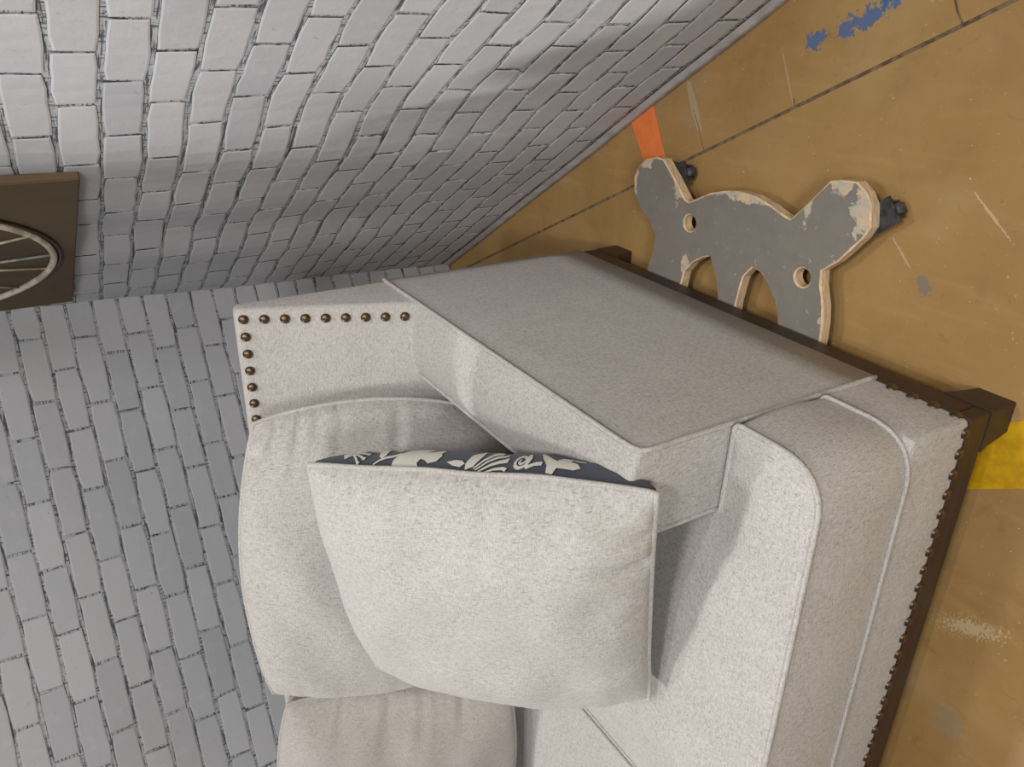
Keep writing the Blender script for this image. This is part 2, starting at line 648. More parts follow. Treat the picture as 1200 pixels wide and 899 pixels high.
def brick_mesh(org, along, nrm, wave, s0, s1, z0, z1, rng):
    """one irregular brick face that follows the wall; returns (mesh, centre)"""
    zax = Vector((0, 0, 1))
    j = lambda a: rng.uniform(-a, a)
    g = GAP / 2
    a, c, zb, zt = s0 + g, s1 - g, z0 + g, z1 - g
    K = 5
    low, up = [], []
    for i in range(K):
        t = i / (K - 1)
        ed = 0.0022 if i in (0, K - 1) else 0.0
        x = a + (c - a) * t
        low.append((x + j(0.0015), zb + ed + j(0.0016)))
        up.append((x + j(0.0015), zt - ed + j(0.0016)))
    o = low + up[::-1]
    sm, zm = (a + c) / 2, (zb + zt) / 2
    cen = org + along * sm + nrm * wave(sm, zm) + zax * zm
    lift = j(0.0003)
    v, f = [], []

    def put(x, z, h):
        v.append(org + along * x + nrm * (wave(x, z) + h) + zax * z - cen)
    n = len(o)
    for x, z in o:
        put(x, z, -0.003)
    for x, z in o:
        put(x, z, 0.0019 + lift)
    for i, (x, z) in enumerate(o):
        dx = 0.003 if i in (0, n - 1) else (-0.003 if i in (K - 1, K) else 0)
        dz = 0.003 if i < K else -0.003
        put(x + dx, z + dz, 0.0027 + lift)
    for i in range(n):
        k = (i + 1) % n
        f.append((i, k, n + k, n + i))
        f.append((n + i, n + k, 2 * n + k, 2 * n + i))
    for i in range(K - 1):
        f.append((2 * n + i, 2 * n + i + 1, 3 * n - 2 - i, 3 * n - 1 - i))
    me = bpy.data.meshes.new('brick')
    me.from_pydata(v, [], f)
    bm = bmesh.new()
    bm.from_mesh(me)
    bmesh.ops.recalc_face_normals(bm, faces=bm.faces)
    # open at the back: make sure the cap looks out of the wall
    bm.faces.ensure_lookup_table()
    if bm.faces[len(bm.faces) - 1].normal.dot(nrm) < 0:
        bmesh.ops.reverse_faces(bm, faces=bm.faces)
    bm.to_mesh(me)
    bm.free()
    me.materials.append(M_BRICK)
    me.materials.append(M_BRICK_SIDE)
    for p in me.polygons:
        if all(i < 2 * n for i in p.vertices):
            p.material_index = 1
    return me, cen


GAP = 0.0066


def wall(name, org, along, nrm, s0, s1, top, wave, zref, offs, label, z_parts):
    zax = Vector((0, 0, 1))
    # backing surface with thickness
    ns, nz = 60, 60
    vs, fs = [], []
    for side in (0, 1):
        for i in range(ns + 1):
            for k in range(nz + 1):
                s = s0 + (s1 - s0) * i / ns
                z = top * k / nz
                d = wave(s, z) if side == 0 else wave(s, z) - 0.03
                vs.append(org + along * s + nrm * d + zax * z)
    N = (ns + 1) * (nz + 1)
    idx = lambda sd, i, k: sd * N + i * (nz + 1) + k
    for sd in (0, 1):
        for i in range(ns):
            for k in range(nz):
                fs.append((idx(sd, i, k), idx(sd, i + 1, k), idx(sd, i + 1, k + 1), idx(sd, i, k + 1)))
    for i in range(ns):
        fs.append((idx(0, i, 0), idx(0, i + 1, 0), idx(1, i + 1, 0), idx(1, i, 0)))
        fs.append((idx(0, i, nz), idx(0, i + 1, nz), idx(1, i + 1, nz), idx(1, i, nz)))
    for k in range(nz):
        fs.append((idx(0, 0, k), idx(0, 0, k + 1), idx(1, 0, k + 1), idx(1, 0, k)))
        fs.append((idx(0, ns, k), idx(0, ns, k + 1), idx(1, ns, k + 1), idx(1, ns, k)))
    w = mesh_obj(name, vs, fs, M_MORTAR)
    w.data.materials.append(M_WALLBACK)
    for p in w.data.polygons:
        if not all(i < N for i in p.vertices):
            p.material_index = 1
    lay = w.data.uv_layers.new(name='wall_uv')
    for l in w.data.loops:
        q = w.data.vertices[l.vertex_index].co - org
        lay.data[l.index].uv = (q.dot(along), q.z)
    w['kind'] = 'structure'
    w['label'] = label
    rng = random.Random(len(name) * 7 + int(s1 * 100))
    rest_v, rest_f = [], []
    k0 = -int(zref / PITCH)
    row = k0
    while True:
        zb = zref + row * PITCH
        if zb + PITCH > top + 0.001:
            break
        if zb < -0.002:
            row += 1
            continue
        first = offs[row % 2] + rng.uniform(-0.012, 0.012)
        k = int(math.floor((s0 - first) / BL)) - 1
        edges = []
        while first + k * BL < s1 + BL:
            edges.append(first + k * BL + rng.uniform(-0.009, 0.009))
            k += 1
        for e0, e1 in zip(edges[:-1], edges[1:]):
            a, c = max(e0, s0 + 0.002), min(e1, s1 - 0.002)
            if c - a < 0.022:
                continue
            me, cen = brick_mesh(org, along, nrm, wave, a, c, zb + rng.uniform(-0.001, 0.001), zb + PITCH + rng.uniform(-0.001, 0.001), rng)
            if zb < z_parts:
                o = bpy.data.objects.new('brick', me)
                COL.objects.link(o)
                o.parent = w
                o.location = cen
            else:
                b0 = len(rest_v)
                rest_v += [cen + v.co for v in me.vertices]
                rest_f += [tuple(b0 + i for i in p.vertices) for p in me.polygons]
        row += 1
    if rest_v:
        r = mesh_obj('upper_bricks', rest_v, rest_f, M_BRICK, w, False)
        r['kind'] = 'stuff'
    return w


wall('wall_right', A, U, NR, -0.62, 1.535, 2.3, wave_r, 1.0700 - 17 * PITCH, (0.220, 0.135),
     'white painted brick wall behind the arm side of the sofa', 1.42)
wall('wall_back', CORNER, UB, NBK, -0.012, 1.33, 2.3, wave_b, 1.0940 - 18 * PITCH, (0.085, 0.149),
     'grey-white painted brick wall behind the sofa back', 1.66)

# lower edge of the brick vinyl, curling over the floor
vs, fs = [], []
n = 80
for i in range(n + 1):
    s = -0.62 + (1.50 + 0.62) * i / n
    p = A + U * s
    w0 = wave_r(s, 0.02)
    lift = 0.002 + 0.003 * abs(noise.noise(Vector((s * 5, 0, 0))))
    for d, z in ((w0 + 0.0025, 0.030), (w0 + 0.0065, 0.014), (w0 + 0.010, lift), (w0 + 0.008, lift - 0.0012), (w0 + 0.001, 0.012)):
        vs.append(p + NR * d + Vector((0, 0, z)))
for i in range(n):
    for k in range(4):
        a = i * 5 + k
        fs.append((a, a + 1, a + 6, a + 5))
tr = mesh_obj('trim_1', vs, fs, M_SKIRT)
tr['kind'] = 'structure'
tr['label'] = 'pale lower edge strip of the brick wall along the floor'

# ------------------------------------------------------------------ floor markings
# yellow tape: a strip running under the front corner of the sofa
d = (Vector((-0.166, 0.026, 0)) - Vector((-0.125, -0.045, 0))).normalized()
nrm = Vector((-d.y, d.x, 0))
if nrm.x < 0:
    nrm = -nrm
p0 = Vector((-0.125, -0.045, 0))
W = 0.102
c = [p0 - d * 0.55, p0 + d * 0.32, p0 + d * 0.32 + nrm * W, p0 - d * 0.55 + nrm * W]
bm = prism([(q.x, q.y) for q in c], 'z', 0.0003, 0.0012)
yt = bm_obj('floor_tape', bm, M_YELLOW)
yt['label'] = 'worn yellow floor marking tape under the sofa front corner'
yt['category'] = 'floor tape'
oc = [(0.292, 0.943), (0.335, 0.873), (0.2275, 0.815), (0.14, 0.752), (0.105, 0.81), (0.2087, 0.882)]
bm = prism(oc, 'z', 0.0003, 0.0014)
ot = bm_obj('floor_tape', bm, M_ORANGE)
ot['label'] = 'bright orange strip of floor tape between brick wall and grey dolly'
ot['category'] = 'floor tape'

# ------------------------------------------------------------------ sofa
SL = 1.56
ZB, ZD, ZA, ZT = 0.108, 0.243, 0.590, 0.905
AW = 0.140
sofa = root('sofa', (-SL / 2, 0.47, 0.0), 'light grey linen sofa with brass nailhead trim and dark wooden base rail', 'sofa')

base = bm_obj('base', box(-SL + 0.003, -0.003, 0.004, 0.945, ZB, ZD, 0.010), M_LINEN, sofa, True)
# back: wedge with raked front face
yf = lambda z: 0.800 + 0.379 * (z - 0.576)
bm = prism([(yf(0.2), 0.2), (yf(ZT) + 0.002, ZT), (0.962, ZT - 0.006), (0.958, 0.2)], 'x', -SL + 0.002, -0.002, 0.012, 4)
bm_obj('back', bm, M_LINEN, sofa, True)


def arm(x0, x1):
    # x0 outer, x1 inner at front, slightly wider at the back; crowned top
    sg = 1 if x0 > x1 else -1
    ny, nx = 26, 9
    prof = []
    bm = bmesh.new()
    rows = []
    y0, y1 = 0.158, 0.956
    for i in range(ny + 1):
        t = i / ny
        y = y0 + (y1 - y0) * t
        wi = abs(x0 - x1) + 0.014 * t
        xi = x0 - sg * wi
        row = []
        # inner bottom -> inner top -> top -> outer top -> outer bottom
        r = 0.010
        pts = [(xi, ZB)]
        for z in (0.3, 0.45, 0.53):
            pts.append((xi, z))
        for k in range(4):
            an = PI / 2 * k / 3
            pts.append((xi + sg * (r - r * math.cos(an)), ZA + 0.004 - r + r * math.sin(an)))
        for k in range(1, nx):
            u = k / nx
            pts.append((xi + sg * (r + (wi - 2 * r) * u), ZA + 0.004 + 0.008 * math.sin(PI * u) - 0.004 * u + 0.008 * t))
        for k in range(4):
            an = PI / 2 * (1 - k / 3)
            pts.append((x0 - sg * (r - r * math.cos(an)), ZA - r + r * math.sin(an) + 0.008 * t))
        for z in (0.53, 0.42, 0.3, 0.2):
            b = 0.003 * math.sin(PI * min(1, max(0, t))) * math.sin(PI * (z - ZB) / (ZA - ZB))
            pts.append((x0 + sg * b, z))
        pts.append((x0, ZB))
        # soften the front end
        k0 = 0.0
        rows.append([bm.verts.new((px, y, pz)) for px, pz in pts])
    m = len(rows[0])
    for i in range(ny):
        for k in range(m - 1):
            bm.faces.new((rows[i][k], rows[i][k + 1], rows[i + 1][k + 1], rows[i + 1][k]))
        bm.faces.new((rows[i][m - 1], rows[i][0], rows[i + 1][0], rows[i + 1][m - 1]))
    f0 = bm.faces.new(rows[0])
    bm.faces.new(rows[-1])
    bmesh.ops.recalc_face_normals(bm, faces=bm.faces)
    ed = [e for e in f0.edges if max(e.verts[0].co.z, e.verts[1].co.z) > ZB + 0.001]
    bmesh.ops.bevel(bm, geom=ed, offset=0.008, segments=3, profile=0.5, affect='EDGES')
    o = bm_obj('arm', bm, M_LINEN, sofa, True)
    # piping along the outer top edge, round the front and down the outer front edge
    zt = lambda t: ZA + 0.008 * t
    P1 = [(x0 + sg * 0.0005, y1, zt(1) - 0.002)]
    for i in range(14):
        t = 1 - i / 14
        P1.append((x0 + sg * 0.0005, y0 + (y1 - y0) * t, zt(t) - 0.001))
    P1 += [(x0 - sg * 0.0005, y0 + 0.016, ZA - 0.003), (x0 - sg * 0.002, y0 + 0.005, ZA - 0.010), (x0 - sg * 0.002, y0 + 0.001, ZA - 0.026),
           (x0 - sg * 0.001, y0 + 0.001, 0.45), (x0 - sg * 0.001, y0 + 0.002, 0.3), (x0, y0 + 0.002, ZB + 0.004)]
    tube('piping', resample(P1, 0.02, False), 0.0040, M_LINEN, o)
    xi = lambda t: x0 - sg * (abs(x0 - x1) + 0.014 * t)
    P2 = [(xi(t) + sg * 0.002, y0 + (y1 - y0) * t, ZA + 0.0035) for t in (0.82, 0.6, 0.4, 0.2, 0.06, 0.02)]
    P2 += [(xi(0) + sg * 0.002, y0 + 0.003, ZA - 0.008), (xi(0) + sg * 0.001, y0 + 0.001, 0.50), (xi(0) + sg * 0.001, y0 + 0.001, 0.42)]
    tube('piping', resample(P2, 0.02, False), 0.0035, M_LINEN, o)
    return o


arm(0.0, -AW)
arm(-SL, -SL + AW)

# wooden rail and legs
RZ0 = 0.062
rail_parts = [(-SL + 0.004, -0.003, 0.003, 0.028), (-SL + 0.004, -0.003, 0.928, 0.953)]
for (xa, xb, ya, yb) in rail_parts:
    bm_obj('rail', box(xa, xb, ya, yb, RZ0, ZB + 0.004, 0.002, 1), M_WOOD_DARK, sofa)
for (xa, xb) in ((-0.028, -0.003), (-SL + 0.004, -SL + 0.029)):
    bm_obj('rail', box(xa, xb, 0.029, 0.927, RZ0, ZB + 0.004, 0.002, 1), M_WOOD_DARK, sofa)


def leg(cx, cy, sx, sy):
    # cx, cy outer corner; sx, sy = direction to the inside; tapers inwards to the foot
    bm = bmesh.new()
    rings = []
    for z, a, c in ((0.0, 0.050, 0.058), (0.05, 0.062, 0.070), (0.0615, 0.070, 0.078)):
        rings.append([bm.verts.new((cx + sx * u, cy + sy * v, z)) for u, v in ((0, 0), (a, 0), (a, c), (0, c))])
    for r0, r1 in zip(rings[:-1], rings[1:]):
        for k in range(4):
            bm.faces.new((r0[k], r0[(k + 1) % 4], r1[(k + 1) % 4], r1[k]))
    bm.faces.new(rings[0])
    bm.faces.new(rings[-1])
    bmesh.ops.recalc_face_normals(bm, faces=bm.faces)
    bmesh.ops.bevel(bm, geom=list(bm.edges), offset=0.0015, segments=1, affect='EDGES')
    return bm_obj('leg', bm, M_WOOD_DARK, sofa)


leg(-0.001, 0.001, -1, 1)
leg(-0.001, 0.953, -1, -1)
leg(-SL + 0.002, 0.001, 1, 1)
leg(-SL + 0.002, 0.953, 1, -1)

# nailheads
bm = bmesh.new()
rr = 0.0094
rings = []
for a in (0, 30, 58):
    an = math.radians(a)
    rings.append([bm.verts.new((rr * math.cos(an) * math.cos(2 * PI * k / 12), rr * math.cos(an) * math.sin(2 * PI * k / 12), rr * 0.62 * math.sin(an))) for k in range(12)])
top = bm.verts.new((0, 0, rr * 0.64))
for r0, r1 in zip(rings[:-1], rings[1:]):
    for k in range(12):
        bm.faces.new((r0[k], r0[(k + 1) % 12], r1[(k + 1) % 12], r1[k]))
for k in range(12):
    bm.faces.new((rings[-1][k], rings[-1][(k + 1) % 12], top))
nail_me = bpy.data.meshes.new('nailhead')
bm.to_mesh(nail_me)
bm.free()
nail_me.materials.append(M_BRASS)
nail_me.polygons.foreach_set('use_smooth', [True] * len(nail_me.polygons))
so = origin(sofa)


def nail(p, nrm):
    o = bpy.data.objects.new('nailhead', nail_me)
    COL.objects.link(o)
    o.parent = sofa
    o.location = Vector(p) - so
    o.rotation_euler = Vector(nrm).to_track_quat('Z', 'Y').to_euler()


NP = 0.0344
nb = Vector((0, -1, 0.379)).normalized()
zn = 0.8905
for k in range(9):
    z = zn - k * NP
    xo = 0.0215 + 0.0075 * k / 8
    nail((-xo, yf(z) - 0.0005, z), nb)
    nail((-SL + xo, yf(z) - 0.0005, z), nb)
for k in range(1, int((SL - 0.05) / NP)):
    nail((-0.0215 - k * NP, yf(zn) - 0.0005, zn), nb)
for k in range(int(SL / NP)):
    nail((-0.022 - k * NP, 0.0035, 0.1185), (0, -1, 0))
for k in range(4):
    nail((-0.0025, 0.022 + k * NP, 0.1185), (1, 0, 0))

# ------------------------------------------------------------------ seat cushions


def box_cushion(name, poly, radii, z0, z1, crown, label, mat):
    out = [Vector((p.x, p.y)) for p in resample([Vector((*p, 0)) for p in round_poly(poly, radii)], 0.016)]
    # drop doubles
    cl = []
    for p in out:
        if not cl or (p - cl[-1]).length > 0.002:
            cl.append(p)
    out = cl
    n = len(out)
    area2 = sum(out[i].x * out[(i + 1) % n].y - out[(i + 1) % n].x * out[i].y for i in range(n))
    if area2 < 0:
        out.reverse()
    nr = []
    for i in range(n):
        t = (out[(i + 1) % n] - out[i - 1]).normalized()
        nr.append(Vector((t.y, -t.x)))
    xs = [p.x for p in out]
    ys = [p.y for p in out]

    def dist(p):
        best = 9
        for i in range(n):
            a, c = out[i], out[(i + 1) % n]
            ab = c - a
            t = max(0, min(1, (p - a).dot(ab) / max(1e-12, ab.length_squared)))
            best = min(best, (p - a - ab * t).length)
        return best

    def inside(p):
        r = False
        for i in range(n):
            a, c = out[i], out[(i + 1) % n]
            if (a.y > p.y) != (c.y > p.y) and p.x < (c.x - a.x) * (p.y - a.y) / (c.y - a.y) + a.x:
                r = not r
        return r
    pts = list(out)
    st = 0.026
    x = min(xs)
    while x < max(xs):
        y = min(ys)
        while y < max(ys):
            p = Vector((x, y))
            if inside(p) and dist(p) > 0.012:
                pts.append(p)
            y += st
        x += st
    for off in (0.006,):
        pass
    res = delaunay_2d_cdt(pts, [(i, (i + 1) % n) for i in range(n)], [], 1, 1e-6)
    tv, tf = res[0], res[2]
    verts, faces = [], []

    def zc(p):
        d = dist(p)
        return crown * math.sin(min(1.0, d / 0.22) * PI / 2) + 0.003 * noise.noise(Vector((p.x * 6, p.y * 6, 3))) * min(1, d / 0.05)
    for p in tv:
        verts.append((p.x, p.y, z1 + zc(p)))
    faces += [tuple(f) for f in tf]
    b0 = len(verts)
    for p in tv:
        verts.append((p.x, p.y, z0))
    faces += [tuple(b0 + i for i in reversed(f)) for f in tf]
    LV = 7
    b1 = len(verts)
    for l in range(LV + 1):
        t = l / LV
        for i in range(n):
            b = 0.007 * math.sin(PI * t)
            q = out[i] + nr[i] * b
            verts.append((q.x, q.y, z0 + (z1 - z0) * t))
    for l in range(LV):
        for i in range(n):
            k = (i + 1) % n
            faces.append((b1 + l * n + i, b1 + l * n + k, b1 + (l + 1) * n + k, b1 + (l + 1) * n + i))
    cx, cy = sum(xs) / n, sum(ys) / n
    r = root(name, (cx, cy, z0), label, 'cushion', 'seat cushions of the sofa')
    mesh_obj('cover', verts, faces, mat, r)
    tube('piping', [(p.x + q.x * 0.001, p.y + q.y * 0.001, z1) for p, q in zip(out, nr)], 0.0042, mat, r, True)
    tube('piping', [(p.x + q.x * 0.003, p.y + q.y * 0.003, z0 + 0.004) for p, q in zip(out, nr)], 0.0032, mat, r, True)
    return r


SM = -0.785
box_cushion('seat_cushion', [(SM + 0.0085, -0.006), (0.002, 0.0), (0.002, 0.150), (-AW - 0.004, 0.152), (-AW - 0.012, 0.675), (SM + 0.0085, 0.675)],
            [0.03, 0.078, 0.012, 0.006, 0.03, 0.03], ZD, 0.424, 0.032,
            'linen seat cushion wrapping round the front of the nearer sofa arm', M_LINEN)
box_cushion('seat_cushion', [(-SL - 0.002, 0.0), (SM - 0.0085, -0.006), (SM - 0.0085, 0.675), (-SL + AW + 0.012, 0.675), (-SL + AW + 0.004, 0.152), (-SL - 0.002, 0.150)],
            [0.078, 0.03, 0.03, 0.03, 0.006, 0.012], ZD, 0.424, 0.032,
            'linen seat cushion beyond the seam, mostly cut off by the frame edge', M_LINEN)

# ------------------------------------------------------------------ pillows


class Pillow:
    def __init__(self, tr, br, bl, tl, tf, tb, p=2.6, q=0.45, sq=0.12, bow=(0, 0, 0, 0), wr=0.004, seed=1, qb=None, sqb=None, pleats=()):
        self.pleats = pleats
        self.sqb = sq if sqb is None else sqb
        self.c = [Vector(v) for v in (tr, br, bl, tl)]
        right = (self.c[0] + self.c[1] - self.c[2] - self.c[3])
        up = (self.c[0] + self.c[3] - self.c[1] - self.c[2])
        self.n = right.cross(up).normalized()
        if self.n.y > 0:
            self.n = -self.n
        self.r = right.normalized()
        self.u = up.normalized()
        self.tf, self.tb, self.p, self.q, self.sq = tf, tb, p, q, sq
        self.qb = qb if qb is not None else q
        self.bow = bow      # right, left, top, bottom (outward positive, metres)
        self.wr, self.seed = wr, seed

    def mid(self, u, v):
        # u -1 left .. 1 right ; v -1 bottom .. 1 top, squircle mapping rounds the corners
        s = self.sq if v > 0 else self.sqb
        uu = u * math.sqrt(1 - s * v * v)
        vv = v * math.sqrt(1 - s * u * u)
        a, b = (uu + 1) / 2, (vv + 1) / 2
        tr, br, bl, tl = self.c
        p = tr * (a * b) + br * (a * (1 - b)) + bl * ((1 - a) * (1 - b)) + tl * ((1 - a) * b)
        bw = self.bow
        p = p + self.r * (bw[0] * max(0, u) ** 2 * (1 - v * v) - bw[1] * max(0, -u) ** 2 * (1 - v * v))
        p = p + self.u * (bw[2] * max(0, v) ** 2 * (1 - u * u) - bw[3] * max(0, -v) ** 2 * (1 - u * u))
        # seam wobble
        e = max(abs(u), abs(v))
        p = p + self.n * 0.006 * noise.noise(Vector((u * 2.2 + self.seed, v * 2.2, 1.5))) * e
        return p

    def thick(self, u, v, q):
        f = (1 - abs(u) ** self.p) * (1 - abs(v) ** self.p)
        return max(0.0, f) ** q

    def pt(self, u, v, side):
        m = self.mid(u, v)
        t = self.thick(u, v, self.q if side > 0 else self.qb)
        w = 0.0
        eu, ev = 1 - abs(u), 1 - abs(v)
        s = self.seed
        if self.wr:
            # pleats that run in from the seams
            rdg = lambda x: max(0.0, 1 - abs(x) * 2.6) ** 3
            gate = lambda x: max(0.0, min(1.0, noise.noise(x) * 2.5 + 0.45))
            w += self.wr * 0.32 * math.exp(-eu / 0.15) * rdg(noise.noise(Vector((v * 6 + s, 0.8 * u, s)))) * min(1, eu / 0.05) * gate(Vector((v * 2.3, s, 7)))
            w += self.wr * 0.32 * math.exp(-ev / 0.17) * rdg(noise.noise(Vector((u * 6 + 2 * s, 0.8 * v, s + 4)))) * min(1, ev / 0.05) * gate(Vector((u * 2.3, s, 17)))
            w += self.wr * 0.8 * noise.noise(Vector((u * 2 + s, v * 2.5, s + 9))) * min(1, t)
        for (sd, pos, ln, dep, wd) in self.pleats:
            al, ed = {'R': (v, 1 - u), 'L': (v, 1 + u), 'T': (u, 1 - v), 'B': (u, 1 + v)}[sd]
            x = (al - pos - 0.12 * ed) / (wd * (1 + 1.2 * ed))
            w += dep / 2.2 * (math.exp(-x * x) - 0.5 * math.exp(-(x - 2) ** 2)) * math.exp(-(ed / ln) ** 2) * min(1, ed / 0.03)
        h = (self.tf if side > 0 else self.tb) * t - (w * 2.2 if side > 0 else w)
        return m + self.n * (h if side > 0 else -h)

    def half(self, side, N=72):
        vs, fs = [], []
        g = lambda k: math.sin(PI / 2 * (2 * k / N - 1))          # denser at the seams
        g2 = lambda k: 0.5 * g(k) + 0.5 * (2 * k / N - 1)
        for i in range(N + 1):
            for k in range(N + 1):
                vs.append(self.pt(g2(i), g2(k), side))
        for i in range(N):
            for k in range(N):
                fs.append((i * (N + 1) + k, (i + 1) * (N + 1) + k, (i + 1) * (N + 1) + k + 1, i * (N + 1) + k + 1))
        return vs, fs

    def set_uv(self, o):
        # weave runs with the cushion: uv in metres
        me = o.data
        w = (self.c[0] - self.c[3]).length
        h = (self.c[0] - self.c[1]).length
        N = 72
        g2 = lambda k: 0.5 * math.sin(PI / 2 * (2 * k / N - 1)) + 0.5 * (2 * k / N - 1)
        M2 = (N + 1) ** 2
        lay = me.uv_layers.new(name='weave')
        for l in me.loops:
            i = l.vertex_index % M2
            a, c = g2(i // (N + 1)), g2(i % (N + 1))
            lay.data[l.index].uv = (a * w * 0.55 + (3.0 if l.vertex_index >= M2 else 0), c * h * 0.55)

    def rim(self, M=44):
        P = []
        for i in range(M):
            P.append(self.mid(1, 1 - 2 * i / M))
        for i in range(M):
            P.append(self.mid(1 - 2 * i / M, -1))
        for i in range(M):
            P.append(self.mid(-1, -1 + 2 * i / M))
        for i in range(M):
            P.append(self.mid(-1 + 2 * i / M, 1))
        return P

    def build(self, name, label, mf, mb, mp, cat, group=None, pr=0.0042, two=False):
        lo = min(self.c, key=lambda v: v.z)
        r = root(name, ((self.c[1].x + self.c[2].x) / 2, (self.c[1].y + self.c[2].y) / 2, lo.z), label, cat, group)
        vf, ff = self.half(1)
        if two:
            self.set_uv(mesh_obj('front_cover', vf, ff, mf, r))
            vb, fb = self.half(-1)
            mesh_obj('back_cover', vb, fb, mb, r, label='navy cotton back printed with cream flowers')
        else:
            vb, fb = self.half(-1)
            k = len(vf)
            o = mesh_obj('cover', vf + vb, ff + [tuple(k + i for i in f) for f in fb], mf, r)
            self.set_uv(o)
        tube('piping', self.rim(), pr, mp, r, True)
        return r


bc1 = Pillow((-0.158, 0.832, 0.935), (-0.172, 0.655, 0.475), (-0.775, 0.600, 0.475), (-0.795, 0.765, 0.985), 0.095, 0.075,
             sq=0.17, bow=(0.012, 0.01, 0.018, 0.0), wr=0.010, seed=3,
             pleats=[('R', 0.80, 0.30, 0.008, 0.035), ('R', 0.62, 0.25, 0.006, 0.03), ('R', 0.48, 0.22, 0.006, 0.03), ('R', 0.30, 0.2, 0.005, 0.03), ('R', -0.15, 0.35, 0.007, 0.04),
                     ('T', 0.78, 0.3, 0.007, 0.04)])
bc1.build('back_cushion', 'plump linen back cushion behind the throw pillow, beside the sofa arm', M_LINEN_UV, M_LINEN_UV, M_LINEN, 'cushion', 'back cushions of the sofa')
bc2 = Pillow((-0.815, 0.800, 0.950), (-0.835, 0.585, 0.470), (-1.40, 0.620, 0.470), (-1.405, 0.830, 0.945), 0.085, 0.075,
             sq=0.18, bow=(0.01, 0.01, 0.015, 0.0), wr=0.010, seed=11,
             pleats=[('R', 0.1, 0.3, 0.007, 0.035), ('R', -0.2, 0.3, 0.006, 0.03), ('R', -0.55, 0.25, 0.006, 0.035), ('R', 0.5, 0.25, 0.006, 0.03)])
bc2.build('back_cushion', 'linen back cushion cut off by the frame edge, behind the other back cushion', M_LINEN_UVW, M_LINEN_UVW, M_LINEN_W, 'cushion', 'back cushions of the sofa')

tp = Pillow((-0.133, 0.567, 0.905), (-0.014, 0.096, 0.577), (-0.530, 0.176, 0.461), (-0.640, 0.593, 0.800), 0.085, 0.120,
            p=2.4, q=0.5, qb=0.33, sq=0.07, sqb=0.16, bow=(-0.004, 0.02, 0.01, -0.028), wr=0.013, seed=5,
            pleats=[('R', 0.62, 0.34, 0.007, 0.03), ('R', 0.50, 0.25, 0.005, 0.025), ('R', 0.76, 0.2, 0.005, 0.025), ('R', -0.16, 0.42, 0.006, 0.03),
                    ('B', 0.50, 0.22, 0.014, 0.06), ('B', 0.72, 0.14, 0.008, 0.05), ('R', -0.72, 0.15, 0.006, 0.04)])
tproot = tp.build('throw_pillow', 'linen throw pillow with navy floral back leaning in the sofa corner', M_LINEN_UV, M_NAVY, M_LINEN, 'pillow', None, 0.0045, True)

# cream flower print on the navy side, drawn along the edge that faces the arm
# X, Y below: strip coordinates; the seam lies at YS(X)


def YS(X):
    pts = [(50, 108), (120, 112), (200, 138), (260, 147), (330, 143), (420, 147), (600, 160), (760, 172), (900, 176), (1040, 170)]
    for (a, ya), (c, yc) in zip(pts[:-1], pts[1:]):
        if a <= X <= c:
            return ya + (yc - ya) * (X - a) / (c - a)
    return 170


def on_back(X, Y):
    a = (X / 2.609 + 340 - 360) / 415.0
    v = 1 - 2 * max(0.01, min(0.985, a))
    b = max(0.0, (YS(X) - Y)) / 2.609 * 0.0026
    # find u so that the back depth equals b
    lo, hi = 0.3, 1.0
    for _ in range(24):
        mu = (lo + hi) / 2
        if tp.tb * tp.thick(mu, v, tp.qb) > b:
            lo = mu
        else:
            hi = mu
    u = (lo + hi) / 2
    e = 0.003
    p = tp.pt(u, v, -1)
    du = tp.pt(min(0.9999, u + e), v, -1) - tp.pt(u - e, v, -1)
    dv = tp.pt(u, min(0.999, v + e), -1) - tp.pt(u, v - e, -1)
    nn = du.cross(dv)
    if nn.length < 1e-12:
        nn = tp.r.copy()
    nn.normalize()
    if nn.dot(tp.r) < 0:
        nn = -nn
    return p + nn * 0.0012


def motif(polys, name):
    vs, fs = [], []
    for poly in polys:
        pts = resample([Vector((x, y, 0)) for x, y in poly], 5.0)
        P2 = [Vector((p.x, p.y)) for p in pts]
        n = len(P2)
        xs = [p.x for p in P2]
        ys = [p.y for p in P2]
        extra = []
        x = min(xs) + 3
        while x < max(xs):
            y = min(ys) + 2
            while y < max(ys):
                extra.append(Vector((x, y)))
                y += 4
            x += 6
        res = delaunay_2d_cdt(P2 + extra, [(i, (i + 1) % n) for i in range(n)], [], 1, 1e-5)
        k = len(vs)
        vs += [on_back(p.x, p.y) for p in res[0]]
        fs += [tuple(k + i for i in f) for f in res[2]]
    return mesh_obj(name, vs, fs, M_PRINT, tproot)


def ribbon(pts, w0, w1):
    L, R = [], []
    n = len(pts)
    for i, p in enumerate(pts):
        a = pts[max(0, i - 1)]
        c = pts[min(n - 1, i + 1)]
        tx, ty = c[0] - a[0], c[1] - a[1]
        l = math.hypot(tx, ty) or 1
        w = w0 + (w1 - w0) * i / (n - 1)
        L.append((p[0] - ty / l * w, p[1] + tx / l * w))
        R.append((p[0] + ty / l * w, p[1] - tx / l * w))
    return L + R[::-1]


